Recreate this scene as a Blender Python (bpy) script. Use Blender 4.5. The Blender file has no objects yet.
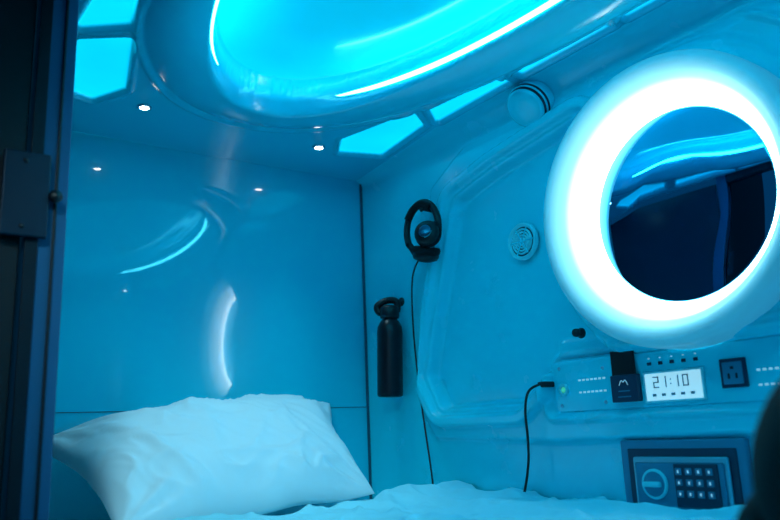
import bpy, math, bmesh
import numpy as np
from mathutils import Vector, Matrix, noise

sc = bpy.context.scene
col = sc.collection
sc.view_settings.view_transform = 'Standard'
sc.view_settings.exposure = .58

# ------------------------------------------------------------------ helpers
def mat(name, base=(.8,.8,.8), rough=.5, metal=0., emis=None, estr=0., coat=0., spec=.5):
    m = bpy.data.materials.new(name); m.use_nodes = True
    b = m.node_tree.nodes['Principled BSDF']
    b.inputs['Base Color'].default_value = (*base, 1)
    b.inputs['Roughness'].default_value = rough
    b.inputs['Metallic'].default_value = metal
    b.inputs['Specular IOR Level'].default_value = spec
    b.inputs['Coat Weight'].default_value = coat
    b.inputs['Coat Roughness'].default_value = .03
    if emis:
        b.inputs['Emission Color'].default_value = (*emis, 1)
        b.inputs['Emission Strength'].default_value = estr
    return m

def add_noise(m, scale=60, amount=.06, bump=0.):
    nt = m.node_tree; b = nt.nodes['Principled BSDF']
    tc = nt.nodes.new('ShaderNodeTexCoord'); n = nt.nodes.new('ShaderNodeTexNoise')
    n.inputs['Scale'].default_value = scale; n.inputs['Detail'].default_value = 4
    nt.links.new(tc.outputs['Object'], n.inputs['Vector'])
    r = b.inputs['Roughness'].default_value
    mr = nt.nodes.new('ShaderNodeMapRange')
    mr.inputs['To Min'].default_value = max(0, r-amount); mr.inputs['To Max'].default_value = r+amount
    nt.links.new(n.outputs['Fac'], mr.inputs['Value']); nt.links.new(mr.outputs[0], b.inputs['Roughness'])
    if bump:
        bp = nt.nodes.new('ShaderNodeBump'); bp.inputs['Strength'].default_value = bump
        bp.inputs['Distance'].default_value = .002
        nt.links.new(n.outputs['Fac'], bp.inputs['Height']); nt.links.new(bp.outputs[0], b.inputs['Normal'])
    return m

def mk(name, verts, faces, m=None, smooth=True, parent=None):
    me = bpy.data.meshes.new(name); me.from_pydata(verts, [], faces); me.update()
    if smooth: me.polygons.foreach_set('use_smooth', [True]*len(me.polygons))
    o = bpy.data.objects.new(name, me); col.objects.link(o)
    if m: me.materials.append(m)
    if parent: o.parent = parent
    return o

def box(name, lo, hi, m, bevel=0., parent=None, seg=3):
    bm = bmesh.new(); bmesh.ops.create_cube(bm, size=1)
    for v in bm.verts:
        v.co = Vector([(lo[i]+hi[i])/2 + v.co[i]*(hi[i]-lo[i]) for i in range(3)])
    if bevel: bmesh.ops.bevel(bm, geom=bm.edges[:], offset=bevel, segments=seg, affect='EDGES', profile=.5)
    me = bpy.data.meshes.new(name); bm.to_mesh(me); bm.free(); me.materials.append(m)
    if bevel: me.polygons.foreach_set('use_smooth', [True]*len(me.polygons))
    o = bpy.data.objects.new(name, me); col.objects.link(o)
    if bevel:
        md = o.modifiers.new('wn', 'WEIGHTED_NORMAL')
    if parent: o.parent = parent
    return o

def empty(name, loc=(0,0,0)):
    o = bpy.data.objects.new(name, None); col.objects.link(o); o.empty_display_size = .02
    return o

def lathe(name, prof, center, axis, m, seg=96, parent=None, close=False):
    """prof list of (radius, height along axis)."""
    ax = Vector(axis).normalized()
    q = ax.to_track_quat('Z', 'Y'); c = Vector(center)
    vs, fs = [], []
    for r, h in prof:
        for k in range(seg):
            a = 2*math.pi*k/seg
            vs.append(c + q @ Vector((r*math.cos(a), r*math.sin(a), h)))
    n = len(prof)
    for i in range(n-1):
        for k in range(seg):
            k2 = (k+1) % seg
            fs.append((i*seg+k, i*seg+k2, (i+1)*seg+k2, (i+1)*seg+k))
    if close:
        fs.append(tuple(reversed(range(seg)))); fs.append(tuple(range((n-1)*seg, n*seg)))
    o = mk(name, vs, fs, m, True, parent)
    return o

def tube(name, pts, r, m, parent=None, cyclic=False, res=6):
    cu = bpy.data.curves.new(name, 'CURVE'); cu.dimensions = '3D'
    s = cu.splines.new('NURBS'); s.points.add(len(pts)-1)
    for p, q in zip(s.points, pts): p.co = (*q, 1)
    s.order_u = 3 if len(pts) > 2 else 2; s.use_endpoint_u = True; s.use_cyclic_u = cyclic
    cu.resolution_u = 8; cu.bevel_depth = r; cu.bevel_resolution = 3; cu.use_fill_caps = True
    cu.materials.append(m)
    o = bpy.data.objects.new(name, cu); col.objects.link(o)
    if parent: o.parent = parent
    return o

def sd_poly(X, Y, P, r=0.):
    P = np.array(P); d = np.full(X.shape, 1e9); inside = np.zeros(X.shape, bool)
    n = len(P)
    for i in range(n):
        ax, ay = P[i]; bx, by = P[(i+1) % n]
        ex, ey = bx-ax, by-ay; wx, wy = X-ax, Y-ay
        t = np.clip((wx*ex+wy*ey)/(ex*ex+ey*ey), 0, 1)
        d = np.minimum(d, np.hypot(wx-ex*t, wy-ey*t))
        c = ((ay > Y) != (by > Y)) & (X < (bx-ax)*(Y-ay)/((by-ay) if by != ay else 1e-9)+ax)
        inside ^= c
    return np.where(inside, -d, d) - r

def sd_box(X, Y, cx, cy, hx, hy, r):
    qx = np.abs(X-cx)-hx+r; qy = np.abs(Y-cy)-hy+r
    return np.hypot(np.maximum(qx,0), np.maximum(qy,0)) + np.minimum(np.maximum(qx,qy),0) - r

def ss(d, w):
    """1 inside (d<0) -> 0 outside with soft width w"""
    t = np.clip(.5 - d/w, 0, 1); return t*t*(3-2*t)

def grid(name, co, nu, nv, m, attrs=None, flip=False):
    idx = np.arange(nu*nv).reshape(nu, nv)
    a, b, c, d = idx[:-1,:-1].ravel(), idx[1:,:-1].ravel(), idx[1:,1:].ravel(), idx[:-1,1:].ravel()
    F = np.stack([a,b,c,d] if not flip else [a,d,c,b], 1)
    me = bpy.data.meshes.new(name)
    me.vertices.add(nu*nv); me.vertices.foreach_set('co', co.reshape(-1).astype(np.float32))
    me.loops.add(F.size); me.loops.foreach_set('vertex_index', F.ravel().astype(np.int32))
    me.polygons.add(len(F)); me.polygons.foreach_set('loop_start', (np.arange(len(F))*4).astype(np.int32))
    me.polygons.foreach_set('use_smooth', np.ones(len(F), bool))
    me.update(calc_edges=True); me.validate()
    if attrs:
        for k, v in attrs.items():
            at = me.attributes.new(k, 'FLOAT', 'POINT'); at.data.foreach_set('value', v.ravel().astype(np.float32))
    me.materials.append(m)
    o = bpy.data.objects.new(name, me); col.objects.link(o)
    return o

# ------------------------------------------------------------------ materials
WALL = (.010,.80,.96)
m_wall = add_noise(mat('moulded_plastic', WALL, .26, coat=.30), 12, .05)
m_end = add_noise(mat('gloss_laminate', (.004,.64,.84), .22, coat=1., spec=.12), 4, .02)
m_end.node_tree.nodes['Principled BSDF'].inputs['Coat IOR'].default_value = 1.56
m_end.node_tree.nodes['Principled BSDF'].inputs['Coat Roughness'].default_value = .008
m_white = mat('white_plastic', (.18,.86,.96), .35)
m_joint = mat('dark_gap_and_seam', (.01,.10,.16), .5)
m_black = add_noise(mat('black_plastic', (.003,.005,.008), .4), 80, .1)
m_blackm = add_noise(mat('black_matte_metal', (.004,.009,.016), .35, metal=.3), 80, .08)
m_navy = add_noise(mat('navy_steel', (.008,.10,.22), .4, metal=.1), 30, .08)
m_latch = add_noise(mat('latch_steel', (.003,.020,.042), .4, metal=.3), 30, .08)
m_fabric = add_noise(mat('black_nylon', (.0015,.002,.004), .9), 400, .05, .3)
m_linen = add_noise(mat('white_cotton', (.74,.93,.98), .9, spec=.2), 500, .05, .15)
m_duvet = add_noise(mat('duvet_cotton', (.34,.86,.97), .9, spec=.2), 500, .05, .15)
m_sil = mat('satin_steel', (.25,.58,.7), .3, metal=.8)
m_badge = mat('gloss_badge', (.03,.16,.24), .22, metal=.8)
m_mirror = mat('mirror_glass', (.10,.46,.68), .02, metal=1.)
m_grey = mat('grey_panel', (.02,.24,.38), .4)
m_dgrey = mat('dark_blue_panel', (.005,.04,.085), .35)
m_tick = mat('print_white', (.6,.9,1), .5, emis=(.5,.95,1), estr=.2)
m_led = mat('led_strip', (1,1,1), .4, emis=(.06,.76,1), estr=13.5)
m_down = mat('downlight_lens', (1,1,1), .3, emis=(.95,1,1), estr=14.)
m_disp = mat('lcd_backlight', (.4,.8,.9), .3, emis=(.50,.90,1), estr=.38)
m_digit = mat('lcd_digit', (.02,.30,.42), .4)
m_green = mat('green_led', (.1,.7,.4), .4, emis=(.1,1,.6), estr=.2)
m_dark = add_noise(mat('corridor_dark', (.004,.012,.022), .6), 5, .1)
m_leftw = add_noise(mat('smoked_glass_door', (.004,.03,.06), .25), 8, .05)

# ------------------------------------------------------------------ room
H = .93
wb_ = empty('wall_back')
e1 = box('laminate', (-1.0, .0, -.25), (.06, .03, 1.02), m_end, 0, wb_)
e2 = box('seam', (-.985, -.0012, .2385), (-.006, .0006, .2405), m_joint, 0, wb_)
wb_.rotation_euler = (0, 0, math.radians(-2.15))
box('corner_gap_strip', (-.005, -.007, -.02), (.0, .0, H), m_joint)  # dark strip whose colour stands in for the dark gap at the corner

# wall_right : moulded side wall (height field with cove)
step = .004
ys = np.arange(0, -2.1-step/2, -step); zs = np.arange(-.10, H+.008, step)
Y, Z = np.meshgrid(ys, zs, indexing='ij')
RC = (-1.073, .564)   # ring centre
h = np.zeros(Y.shape)
P = [(-.47,.715),(-.60,.745),(-.86,.78),(-.86,.31),(-.70,.31),(-.62,.25),(-.37,.25),(-.335,.31)]
d1 = sd_poly(Y, Z, P, .035)
dr = np.hypot(Y-RC[0], Z-RC[1])-.308
d1 = np.maximum(d1, -dr)
P2 = [(-.37,.79),(-.50,.86),(-1.9,.86),(-1.9,.10),(-1.25,.16),(-.72,.15),(-.33,.165),(-.285,.22)]
d2 = sd_poly(Y, Z, P2, .02)
h += .014*ss(d2, .014)
h += .020*ss(np.abs(d1-.030)-.014, .010)
h -= .036*ss(d1+.004, .016)
h = np.where(dr < .03, h*(1-ss(dr, .03)) + .026*ss(dr, .03), h)
h += .010*ss(np.abs(dr-.045)-.006, .008)*ss(.02-d1, .02)*(Y < -1.0)
d3 = sd_box(Y, Z, -1.06, .2435, .345, .060, .018)
h += .008*ss(np.abs(d3-.008)-.004, .010)
h = h*(1-ss(d3+.003,.008)) + .002*ss(d3+.003,.008)
P3 = [(-.74,.335),(-.86,.335),(-.93,.32),(-1.3,.325),(-1.42,.40),(-1.5,.40),(-1.5,.322),(-.74,.318)]
h += .006*ss(sd_poly(Y, Z, P3, .008), .01)
d5 = sd_box(Y, Z, -1.01, .035, .130, .100, .01)
h = h*(1-ss(d5,.006))
d6 = sd_box(Y, Z, -1.66, .55, .22, .22, .05)
h += .012*ss(np.abs(d6-.02)-.01, .014) - .015*ss(d6, .02)
hole = np.hypot(Y-RC[0], Z-RC[1])-.240
h = h*(1-ss(hole,.01)) - .012*ss(hole,.01)
rr = .022+.055*np.clip(-Y/.45, 0, 1)
zc = np.clip(Z-(H-rr), 0, rr)
cove = rr-np.sqrt(np.maximum(rr**2-zc**2, 0))
h = h*(1-np.clip((Z-(H-.075))/.03,0,1)) + cove
co = np.stack([-h, Y, Z], -1)
wr = grid('wall_right', co, len(ys), len(zs), m_wall, flip=False)
box('wall_right_backing', (.04, -2.13, -.25), (.06, .0, 1.02), m_dark, 0, wr)

# ceiling
xs = np.arange(-1.0, -.013, .004); ys2 = np.arange(.02, -2.1-.0025, -.005)
X, Yc = np.meshgrid(xs, ys2, indexing='ij')
CX, CY = -.52, -1.05
def sdell(a, b, n=2.2):
    k = (np.abs((X-CX)/a)**n + np.abs((Yc-CY)/b)**n)**(1/n)
    return (k-1)*np.minimum(a, b)
eo = sdell(.41, .815, 2.2); ei = sdell(.292, .69, 2.1)
z = np.full(X.shape, H)
t = np.clip(-eo/.11, 0, 1)
z -= .028*np.sin(np.pi*t)**.8*(ei > -.01)
z += .060*ss(ei+.006, .012)
z -= .020*ss(ei+.09, .10)
z -= .008*ss(np.abs(eo-.006)-.006, .008)
def both(Pg, r=.008):
    Pl = [(2*CX-x, y) for x, y in Pg][::-1]
    out = None
    for Q in (Pg, Pl):
        for fy in (False, True):
            q = [(x, 2*CY-y) for x, y in Q] if fy else Q
            d = sd_poly(X, Yc, q, r); out = d if out is None else np.minimum(out, d)
    return out
pan = both([(-.228,-.27),(-.175,-.49),(-.105,-.44),(-.078,-.22),(-.185,-.185)])
pan = np.minimum(pan, both([(-.155,-.545),(-.122,-.74),(-.092,-.74),(-.088,-.49)]))
pan = np.minimum(pan, both([(-.112,-.79),(-.100,-1.03),(-.088,-1.03),(-.088,-.79)], .005))
z += .010*ss(pan, .008)
z -= .005*ss(np.abs(pan-.010)-.004, .006)
co = np.stack([X, Yc, z], -1)

m_ceil = bpy.data.materials.new('ceiling_moulding'); m_ceil.use_nodes = True
nt = m_ceil.node_tree; b = nt.nodes['Principled BSDF']
b.inputs['Base Color'].default_value = (.008,.62,.82,1); b.inputs['Roughness'].default_value = .2
b.inputs['Coat Weight'].default_value = .4
def attr(n):
    a = nt.nodes.new('ShaderNodeAttribute'); a.attribute_name = n; return a.outputs['Fac']
def mrange(src, a, b_, c, d):
    r = nt.nodes.new('ShaderNodeMapRange'); r.inputs['From Min'].default_value = a; r.inputs['From Max'].default_value = b_
    r.inputs['To Min'].default_value = c; r.inputs['To Max'].default_value = d; nt.links.new(src, r.inputs['Value']); return r.outputs[0]
def mth(op, a, b_):
    n = nt.nodes.new('ShaderNodeMath'); n.operation = op
    for i, v in enumerate((a, b_)):
        if isinstance(v, (int, float)): n.inputs[i].default_value = v
        else: nt.links.new(v, n.inputs[i])
    return n.outputs[0]
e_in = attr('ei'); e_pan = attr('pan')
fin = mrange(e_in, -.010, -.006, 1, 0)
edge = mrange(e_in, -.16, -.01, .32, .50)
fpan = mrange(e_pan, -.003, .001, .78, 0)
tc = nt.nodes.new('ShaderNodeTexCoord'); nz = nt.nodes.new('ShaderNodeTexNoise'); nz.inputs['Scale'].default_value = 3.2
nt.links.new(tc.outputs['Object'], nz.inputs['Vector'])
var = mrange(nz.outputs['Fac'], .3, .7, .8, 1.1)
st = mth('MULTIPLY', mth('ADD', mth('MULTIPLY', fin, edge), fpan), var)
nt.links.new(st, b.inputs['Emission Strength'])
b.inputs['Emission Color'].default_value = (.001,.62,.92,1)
grid('ceiling', co, len(xs), len(ys2), m_ceil, {'ei': ei, 'pan': pan}, flip=True)

lamp = empty('oval_ceiling_light')
pts = []
for k in range(120):
    a = 2*math.pi*k/120
    c_, s_ = math.cos(a), math.sin(a); e = 2/2.1
    pts.append((CX+.287*math.copysign(abs(c_)**e, c_), CY+.685*math.copysign(abs(s_)**e, s_), H+.014))
tube('led_strip', pts, .0058, m_led, lamp, cyclic=True)

def downlight(x, y):
    p = empty('recessed_downlight')
    lathe('bezel', [(.015,0),(.017,.002),(.015,.004),(.011,.004)], (x,y,H+.0005), (0,0,-1), m_sil, 32, p)
    lathe('lens', [(.011,.0035),(.006,.006),(.0001,.0065)], (x,y,H+.0005), (0,0,-1), m_down, 32, p)
    l = bpy.data.lights.new('downlight_spot', 'SPOT'); l.energy = 2.2; l.spot_size = math.radians(70); l.spot_blend = 1
    l.shadow_soft_size = .012; l.color = (.55,.93,1)
    o = bpy.data.objects.new('downlight_spot', l); col.objects.link(o); o.location = (x,y,H-.015); o.parent = p
for x, y in [(-.742,-.205),(-.262,-.190)]:
    downlight(x, y)
for x, y in [(-.745,-1.99),(-.273,-1.99)]:
    downlight(x, y)

box('wall_left', (-.993, -.600, -.25), (-.986, .030, .905), m_leftw)
box('wall_front', (-.97, -2.13, -.25), (.03, -2.10, 1.0), m_wall)
box('trim_header', (-1.04, -2.10, .90), (-.992, -.66, 1.02), m_latch, .004)
box('roof', (-1.04, -2.13, 1.03), (.06, .03, 1.05), m_dark)
box('floor', (-3.2, -3.4, -.72), (.1, .1, -.70), m_dark)
box('bed_base', (-.980, -2.09, -.70), (-.002, -.002, -.16), m_wall, .004)
jamb = empty('door_jamb')
box('post', (-1.052, -.655, -.68), (-.994, -.60, 1.5), m_navy, .002, jamb)
box('rib_1', (-1.014, -.660, -.68), (-1.010, -.654, 1.5), m_black, .001, jamb)
box('rib_2', (-1.052, -.662, -.68), (-1.034, -.654, 1.5), m_blackm, .001, jamb)
door = empty('door_1')
box('leaf', (-1.75, -.650, -.66), (-1.056, -.615, 1.5), m_black, .003, door)
box('latch_plate', (-1.090, -.674, .468), (-1.024, -.662, .600), m_latch, .003, door)
lathe('latch_knob', [(.0045,0),(.0045,.010),(.009,.012),(.010,.018),(.008,.022),(.0001,.023)], (-1.016,-.660,.534), (0,-1,0), m_black, 24, door)
lathe('latch_screw_a', [(.004,0),(.003,.002),(.0001,.002)], (-1.060,-.674,.585), (0,-1,0), m_black, 16, door)
lathe('latch_screw_b', [(.004,0),(.003,.002),(.0001,.002)], (-1.060,-.674,.483), (0,-1,0), m_black, 16, door)

# ------------------------------------------------------------------ round mirror with light ring
mir = empty('round_illuminated_mirror')
m_ring = bpy.data.materials.new('opal_light_ring'); m_ring.use_nodes = True
nt = m_ring.node_tree; b = nt.nodes['Principled BSDF']
b.inputs['Base Color'].default_value = (.30,.88,.96,1); b.inputs['Roughness'].default_value = .35
ra = attr('rad')
s0 = mrange(ra, .218, .260, .42, .03)
s1 = mrange(ra, .200, .226, 2.8, 0)
s2 = mrange(ra, .187, .202, 5, 0)
nt.links.new(mth('ADD', s0, mth('ADD', s1, s2)), b.inputs['Emission Strength'])
mx = nt.nodes.new('ShaderNodeMix'); mx.data_type = 'RGBA'
nt.links.new(mrange(ra, .205, .262, 0, 1), mx.inputs[0])
mx.inputs[6].default_value = (.80,1,1,1); mx.inputs[7].default_value = (.30,.90,1,1)
nt.links.new(mx.outputs[2], b.inputs['Emission Color'])
prof = [(.274,.010),(.274,.035),(.274,.055),(.273,.070),(.269,.080),(.262,.086),(.254,.088),(.245,.086),(.236,.078),(.226,.064),(.215,.045),(.205,.025),(.196,.010),(.186,.002)]
C0 = (0, RC[0], RC[1])
seg = 160
ring = lathe('light_ring', prof, C0, (-1,0,0), m_ring, seg, mir)
at = ring.data.attributes.new('rad', 'FLOAT', 'POINT')
at.data.foreach_set('value', np.repeat([p[0] for p in prof], seg).astype(np.float32))
lathe('mirror_glass', [(.188,.001),(.186,.0035),(.183,.004),(.09,.0041),(.0001,.0041)], C0, (-1,0,0), m_mirror, 128, mir)

# ------------------------------------------------------------------ bed linen
def nz3(x, y, s, o=0.): return noise.noise(Vector((x*s+o, y*s-o, o*.37)))
def ridge(x, y, s, o): return (1-abs(nz3(x, y, s, o))*2.2)
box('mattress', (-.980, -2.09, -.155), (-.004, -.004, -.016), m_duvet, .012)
xs3 = np.arange(-.975, -.0039, .007); ys3 = np.arange(-.36, -2.08, -.007)
co = np.zeros((len(xs3), len(ys3), 3))
for i, x in enumerate(xs3):
    for j, y in enumerate(ys3):
        a = min(1, max(0, (-y-.36)/.05))**.5
        n1 = nz3(x, y, 3.1, 2.3)
        wx = x+.08*nz3(x, y, 4, 5); wy = y+.08*nz3(x, y, 4, 9)
        r1 = max(0, ridge(wx*1.3+wy*.5, wy*.6-wx*.4, 5.5, 1.1))**3
        r2 = max(0, ridge(wx*.8-wy*.6, wy*1.1+wx*.5, 10, 7.7))**3
        r3 = max(0, ridge(wx*1.8+wy*1.1, wy*.8-wx*.9, 13, 3.9))**2
        zz = -.012 + a*(.018+.012*n1+.020*r1+.008*r2+.004*r3)
        zz += .030*math.exp(-((y+.43)/.05)**2)*max(0, min(1, (x+.33)/.12))*(.7+.6*nz3(x,y,14,2))*a
        zz += .004*max(0, min(1, (x+.35)/.25))*a
        bg_ = max(0, min(1, (-1.32-y)/.10)); zz = zz*(1-bg_) + -.006*bg_
        co[i, j] = (x, y, max(zz, -.013))
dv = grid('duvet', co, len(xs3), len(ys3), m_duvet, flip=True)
sm = dv.modifiers.new('s', 'SUBSURF'); sm.levels = 1; sm.render_levels = 1

def make_pillow():
    W, D, T = .352, .200, .098
    N, M = 130, 90
    Rm = Matrix.Rotation(math.radians(32), 4, 'X')
    Rz = Matrix.Rotation(math.radians(-3.0), 4, 'Y')
    c = Vector((-.529, -.195, .117))
    vs, fs = [], []
    for side in (1, -1):
        for i in range(N+1):
            for j in range(M+1):
                u = -1+2*i/N; v = -1+2*j/M
                uu = math.sin(u*math.pi/2); vv = math.sin(v*math.pi/2)
                sx = (1-.06*(1-vv*vv)*uu*uu)*(.91+.10*vv); sy = 1-.10*(1-uu*uu)*vv*vv
                x = W*uu*sx; y = D*vv*sy
                k = max(0, (1-abs(uu)**2.6))*max(0, (1-abs(vv)**2.4))
                t = T*k**.46
                if side == 1:
                    wx = x+.05*nz3(x,y,6,3); wy = y+.05*nz3(x,y,6,8)
                    n = .012*max(0, ridge(wx*1.5+wy*.9, wy*.5-wx*.2, 5, 4.2))**2 + .007*max(0, ridge(wx*.9-wy*.8, wy*1.3+wx, 10, 6.6))**3+.014*nz3(x,y,3.4,12)
                    n += .004*max(0, ridge(wx*2.0+wy*1.6, wy*.6-wx*.4, 11, 2.6))**2
                    for cu_, cv_ in ((-1,1),(1,1),(-1,-1),(1,-1)):
                        dx_, dy_ = uu-cu_, vv-cv_
                        rr_ = math.hypot(dx_*1.3, dy_); an = math.atan2(dy_, dx_)
                        n += .010*math.sin(an*13+cu_*2+4*nz3(x,y,7,5))*math.exp(-(rr_-.30)**2/.08)
                    t += n*min(1, k*2.5)
                    t += .003*nz3(x, y, 18, 1)*min(1, k*3)
                else:
                    t *= .5
                edge_w = .014*nz3(x, y, 9, 21)
                z = side*t + edge_w*(1-k)
                droop = -.030*max(0,-uu)**2.5*max(0,vv)
                p = Vector((x-.02*max(0,-uu)**3*max(0,vv)+.035*max(0,uu)**2*max(0,vv), y + .007*nz3(x, y, 11, 33)*(1-k), z))
                q = c + (Rz @ Rm) @ p; q.z += droop
                vs.append(q)
        off = 0 if side == 1 else (N+1)*(M+1)
        for i in range(N):
            for j in range(M):
                a = off+i*(M+1)+j; q = (a, a+M+1, a+M+2, a+1)
                fs.append(q if side == 1 else q[::-1])
    o = mk('pillow', vs, fs, m_linen)
    bm = bmesh.new(); bm.from_mesh(o.data); bmesh.ops.remove_doubles(bm, verts=bm.verts, dist=.0004); bm.to_mesh(o.data); bm.free()
    o.data.polygons.foreach_set('use_smooth', [True]*len(o.data.polygons))
    return o
make_pillow()

# ------------------------------------------------------------------ wall items
sd = empty('smoke_detector')
dc = (-.026, -.755, .893); dax = (-.75, 0, -.66)
lathe('body', [(.053,-.01),(.053,.010),(.051,.012)], dc, dax, m_wall, 48, sd)
lathe('slot_band', [(.051,.012),(.045,.013),(.045,.019),(.051,.020)], dc, dax, m_dgrey, 48, sd)
lathe('mid_rim', [(.051,.020),(.051,.024),(.049,.025)], dc, dax, m_wall, 48, sd)
lathe('slot_band_2', [(.049,.025),(.043,.026),(.043,.031),(.047,.032)], dc, dax, m_dgrey, 48, sd)
lathe('cap', [(.047,.032),(.047,.036),(.041,.041),(.02,.043),(.0001,.043)], dc, dax, m_wall, 48, sd)
sp = empty('speaker_grille')
V0 = (.012, -.655, .588)
lathe('bezel', [(.044,-.004),(.044,.006),(.041,.010),(.038,.006),(.035,.003)], V0, (-1,0,0), m_white, 64, sp)
lathe('cone', [(.035,.003),(.0001,.002)], V0, (-1,0,0), m_dgrey, 48, sp)
for r in (.029,.022,.015,.008):
    lathe('ring_%d' % int(r*1000), [(r+.0022,.002),(r+.0018,.0065),(r-.0018,.0065),(r-.0022,.002)], V0, (-1,0,0), m_white, 48, sp)
for k in range(3):
    a = k*math.pi/3
    dy, dz = math.cos(a)*.035, math.sin(a)*.035
    tube('spoke_%d' % k, [(V0[0]-.006, V0[1]-dy, V0[2]-dz), (V0[0]-.006, V0[1]+dy, V0[2]+dz)], .0016, m_wall, sp)
kn = lathe('black_door_stop_knob', [(.011,0),(.011,.003),(.008,.006),(.007,.013),(.009,.016),(.008,.021),(.0001,.022)], (-.014,-.822,.350), (-1,0,0), m_black, 32)

cp = empty('control_panel')
box('fascia', (-.006, -1.385, .192), (-.0005, -.735, .295), m_wall, .002, cp)
xf = -.006
def plate(n, y0, y1, z0, z1, m, t=.004, bev=.001): return box(n, (xf-t, min(y0,y1), z0), (xf, max(y0,y1), z1), m, bev, cp)
lathe('button_ring', [(.013,0),(.013,.004),(.010,.006),(.007,.004)], (xf,-.755,.238), (-1,0,0), m_white, 32, cp)
lathe('button_led', [(.006,.004),(.005,.005),(.0001,.005)], (xf,-.755,.238), (-1,0,0), m_green, 32, cp)
for row, zz in enumerate((.253,.228)):
    for k in range(7):
        plate('vent_slot_%d_%d' % (row,k), -.795-k*.0105, -.799-k*.0105-.002, zz, zz+.0035, m_tick, .001, 0)
        plate('vent_slot_r%d_%d' % (row,k), -1.178-k*.0105, -1.182-k*.0105-.002, zz-.012, zz-.0085, m_tick, .001, 0)
for k,(yy,zz) in enumerate([(-.745,.283),(-.745,.205),(-.86,.275),(-.86,.207)]):
    lathe('screw_%d' % k, [(.004,0),(.003,.002),(.0001,.002)], (xf,yy,zz), (-1,0,0), m_sil, 16, cp)
for k in range(5):
    y = -.966-k*.0245
    plate('key_%d' % k, y, y-.009, .269, .275, m_dgrey, .002, .0008)
    plate('key_mark_%d' % k, y-.003, y-.006, .281, .283, m_tick, .001, 0)
plate('display_bezel', -.955, -1.082, .199, .257, m_white, .004)
plate('display_screen', -.960, -1.077, .203, .253, m_disp, .005, 0)
SEG = {'2':'abged','1':'bc','0':'abcdef'}
def digit(ch, y0, z0, w, hh, n):
    t = .0022; xa, xb = xf-.0060, xf-.005
    R_ = {'a':((0,hh-t),(w,hh)),'d':((0,0),(w,t)),'g':((0,hh/2-t/2),(w,hh/2+t/2)),
          'b':((w-t,hh/2),(w,hh)),'c':((w-t,0),(w,hh/2)),'f':((0,hh/2),(t,hh)),'e':((0,0),(t,hh/2))}
    for s in SEG[ch]:
        (a0,b0),(a1,b1) = R_[s]
        box('digit_%s_%s' % (n,s), (xa, y0-a1, z0+b0), (xb, y0-a0, z0+b1), m_digit, 0, cp)
for n,(ch,y0) in enumerate([('2',-.978),('1',-.994),('1',-1.020),('0',-1.040)]):
    digit(ch, y0, .226, .012, .021, n)
for k, zz in enumerate((.231,.239)): box('colon_%d' % k, (xf-.006,-1.0165,zz), (xf-.005,-1.0140,zz+.0025), m_digit, 0, cp)
for k in range(5): box('lcd_icon_%d' % k, (xf-.006,-.974-k*.020-.008,.2105), (xf-.005,-.974-k*.020,.2155), m_digit, 0, cp)
so = empty('wall_socket')
box('plate', (-.011,-1.162,.216), (xf,-1.114,.266), m_dgrey, .002, so)
box('insert', (-.013,-1.156,.222), (-.0105,-1.120,.260), m_grey, .001, so)
for k,(yy,zz,w,hh) in enumerate([(-1.131,.236,.004,.009),(-1.145,.236,.004,.009),(-1.138,.250,.006,.005)]):
    box('hole_%d' % k, (-.0135,yy-w/2,zz-hh/2), (-.0128,yy+w/2,zz+hh/2), m_black, 0, so)
ch = empty('key_card_holder')
box('pocket', (-.020,-.948,.204), (xf,-.886,.256), m_dgrey, .002, ch)
box('card', (-.015,-.942,.240), (-.010,-.888,.304), m_black, .001, ch)
for k,(w,zz) in enumerate([(.026,.224),(.030,.213)]):
    box('print_%d' % k, (-.0207,-.917-w/2,zz), (-.0199,-.917+w/2,zz+.002), m_grey, 0, ch)
tube('logo', [(-.0205,-.907,.236),(-.0205,-.912,.248),(-.0205,-.917,.240),(-.0205,-.922,.249),(-.0205,-.927,.236)], .0007, m_tick, ch)

sf = empty('wall_safe')
dz_ = -.006
box('frame', (-.016,-1.145,-.05), (-.001,-.890,.138+dz_), m_grey, .004, sf)
box('recess_face', (-.018,-1.128,-.05), (-.0155,-.908,.122+dz_), m_dgrey, .002, sf)
box('door', (-.026,-1.115,-.05), (-.0175,-.923,.108+dz_), m_sil, .004, sf)
box('lock_panel', (-.029,-1.108,.010), (-.0255,-.930,.098+dz_), m_grey, .003, sf)
lathe('dial', [(.027,0),(.027,.003),(.024,.005),(.022,.004)], (-.029,-.970,.054), (-1,0,0), m_white, 48, sf)
lathe('dial_face', [(.022,.004),(.018,.006),(.0001,.006)], (-.029,-.970,.054), (-1,0,0), m_grey, 48, sf)
box('dial_grip', (-.043,-.988,.049), (-.034,-.952,.059), m_white, .003, sf)
box('keypad', (-.032,-1.098,.016), (-.0285,-1.012,.090), m_dgrey, .002, sf)
for r in range(3):
    for c_ in range(4):
        y = -1.023-c_*.0200; zz = .077-r*.019
        box('key_%d_%d' % (r,c_), (-.0345,y-.0065,zz-.006), (-.0315,y+.0065,zz+.006), m_grey, .0015, sf)
        box('key_digit_%d_%d' % (r,c_), (-.0350,y-.0015,zz-.0025), (-.0344,y+.0015,zz+.0025), m_tick, 0, sf)

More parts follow.
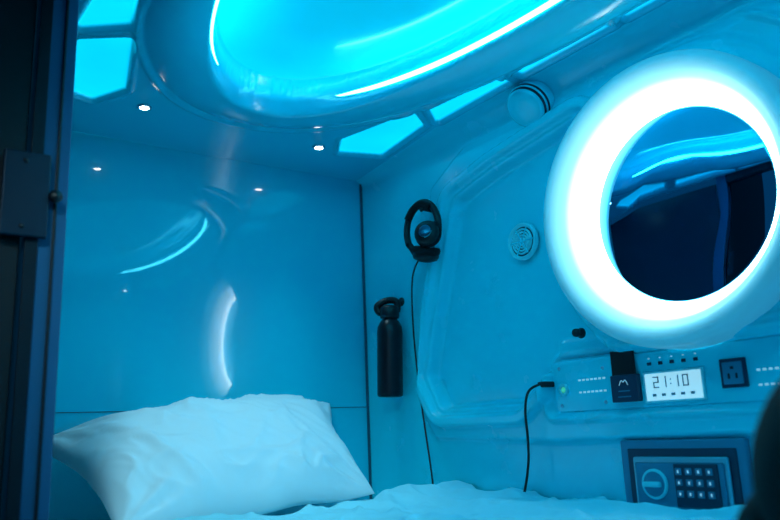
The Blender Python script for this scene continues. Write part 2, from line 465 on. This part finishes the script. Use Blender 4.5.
# headphones: u runs along the wall towards the camera, v is up, w is out of the wall
hp = empty('headphones')
hc = Vector((-.052,-.360,.668))
def P3_(u, v, w=0):
    return (hc.x - w, hc.y - u, hc.z + v)
band = []
for k in range(15):
    a = math.radians(215-k*(235/14))
    band.append(P3_(.058*math.cos(a)-.006, .022+.068*math.sin(a), .006-.02*(k/14)))
tube('headband', band, .0090, m_black, hp)
tube('headband_pad', [ (p[0]-.003,p[1]+.001,p[2]-.005) for p in band[4:11]], .0105, m_fabric, hp)
def cup(n, u, v, w, ax, s=1.):
    c = P3_(u, v, w)
    lathe('%s_cushion' % n, [(.018*s,-.022),(.034*s,-.020),(.038*s,-.012),(.035*s,-.004),(.028*s,0)], c, ax, m_fabric, 40, hp)
    lathe('%s_shell' % n, [(.034*s,-.004),(.035*s,.004),(.031*s,.012),(.020*s,.016)], c, ax, m_black, 40, hp)
    lathe('%s_badge' % n, [(.018*s,.016),(.016*s,.018),(.010*s,.019),(.0001,.0195)], c, ax, m_badge, 40, hp)
cup('left_cup', .040, -.008, .018, (-.80,-.45,.15), .95)
cup('right_cup', .004, -.056, -.004, (.1,.30,-.8), 1.0)
tube('yoke_a', [band[-2], P3_(.056,.02,.012), P3_(.048,-.006,.026)], .006, m_black, hp)
tube('yoke_b', [band[0], P3_(-.050,-.022,.002), P3_(-.032,-.050,.0), P3_(.002,-.062,.0)], .0090, m_black, hp)
tube('cord', [(-.05,-.345,.612),(-.035,-.300,.600),(-.022,-.262,.56),(-.02,-.258,.42),(-.02,-.272,.28),(-.02,-.292,.15),(-.03,-.320,.06),(-.05,-.35,.012)], .0024, m_black, hp)
hk = empty('coat_hook')
lathe('base', [(.014,0),(.014,.004),(.006,.006),(.005,.05),(.009,.053),(.0001,.056)], (.0,-.362,.738), (-1,0,0), m_black, 24, hk)

wb = empty('water_bottle')
bc = (-.047,-.178,.258)
lathe('flask', [(.0001,0),(.030,0),(.0345,.004),(.035,.012),(.035,.175),(.033,.190),(.026,.204),(.021,.209),(.021,.216)], bc, (.02,-.03,1), m_blackm, 48, wb)
lathe('cap', [(.021,.212),(.026,.214),(.027,.220),(.027,.240),(.024,.246),(.012,.250),(.0001,.250)], bc, (.02,-.03,1), m_black, 40, wb)
ct = Vector(bc)+Vector((.005,-.007,.240))
tube('carry_loop', [ct+Vector((-.020,.016,-.012)), ct+Vector((-.030,.030,.004)), ct+Vector((-.014,.014,.022)), ct+Vector((.012,-.006,.026)), ct+Vector((.020,-.014,.012)), ct+Vector((.016,-.012,-.008))], .0095, m_black, wb)
lathe('wall_peg', [(.012,0),(.012,.004),(.004,.006),(.004,.05),(.007,.052),(.0001,.054)], (0,-.187,.520), (-1,0,0), m_black, 20, wb)

cc = empty('charging_cable')
box('plug', (-.034,-.728,.246), (-.004,-.704,.258), m_black, .003, cc)
tube('wire', [(-.032,-.712,.252),(-.045,-.704,.250),(-.050,-.686,.235),(-.045,-.672,.195),(-.035,-.666,.14),(-.035,-.662,.08),(-.05,-.658,.03)], .0028, m_black, cc)

bp_ = empty('backpack')
def blob(name, c, r, m, n=2.6, rot=0, parent=None):
    vs, fs = [], []; A, B = 48, 32
    for j in range(B+1):
        ph = -math.pi/2+math.pi*j/B
        for i in range(A):
            th = 2*math.pi*i/A
            f = lambda t: math.copysign(abs(t)**(2/n), t)
            p = Vector((r[0]*f(math.cos(ph))*f(math.cos(th)), r[1]*f(math.cos(ph))*f(math.sin(th)), r[2]*f(math.sin(ph))))
            p = Matrix.Rotation(rot, 3, 'Z') @ p
            p *= 1+.03*nz3(p.x, p.y+p.z, 14, 3)
            vs.append(Vector(c)+p)
    for j in range(B):
        for i in range(A):
            i2 = (i+1) % A
            fs.append((j*A+i, j*A+i2, (j+1)*A+i2, (j+1)*A+i))
    return mk(name, vs, fs, m, True, parent)
blob('bag_body', (-.670,-1.652,.114), (.115,.115,.114), m_fabric, 2.0, 0, bp_)
blob('front_pocket', (-.70,-1.570,.062), (.060,.050,.060), m_fabric, 2.1, .5, bp_)
tube('top_handle', [(-.66,-1.68,.215),(-.65,-1.69,.247),(-.61,-1.70,.247),(-.60,-1.70,.210)], .006, m_fabric, bp_)

# ------------------------------------------------------------------ world and added fill spot
w = bpy.data.worlds.new('World'); sc.world = w; w.use_nodes = True
bg = w.node_tree.nodes['Background']; bg.inputs[0].default_value = (.006,.18,.40,1); bg.inputs[1].default_value = .26
l = bpy.data.lights.new('bed_fill_spot', 'SPOT'); l.energy = 26; l.spot_size = math.radians(36); l.spot_blend = 1; l.shadow_soft_size = .12; l.color = (.58,.93,1)  # added fill from the camera side to brighten pillow and bed, no real fixture
lo = bpy.data.objects.new('bed_fill_spot', l); col.objects.link(lo); lo.location = (-1.45,-1.65,.98)
lo.rotation_euler = (Vector((-.56,-.36,.06))-lo.location).to_track_quat('-Z','Y').to_euler()

# ------------------------------------------------------------------ camera
Rv = Vector((.8122,-.5818,-.0399)); Uv = Vector((-.0988,-.2044,.9739)); Fv = Vector((.5749,.7872,.2235))
cam = bpy.data.cameras.new('Camera'); co_ = bpy.data.objects.new('Camera', cam); col.objects.link(co_)
Mx = Matrix((( Rv.x,Uv.x,-Fv.x,0),(Rv.y,Uv.y,-Fv.y,0),(Rv.z,Uv.z,-Fv.z,0),(0,0,0,1)))
co_.matrix_world = Matrix.Translation((-1.25,-1.85,.165)) @ Mx
cam.lens = 751/780*36; cam.sensor_width = 36; cam.clip_start = .02
cam.dof.use_dof = True; cam.dof.focus_distance = 1.7; cam.dof.aperture_fstop = 3.2
sc.camera = co_
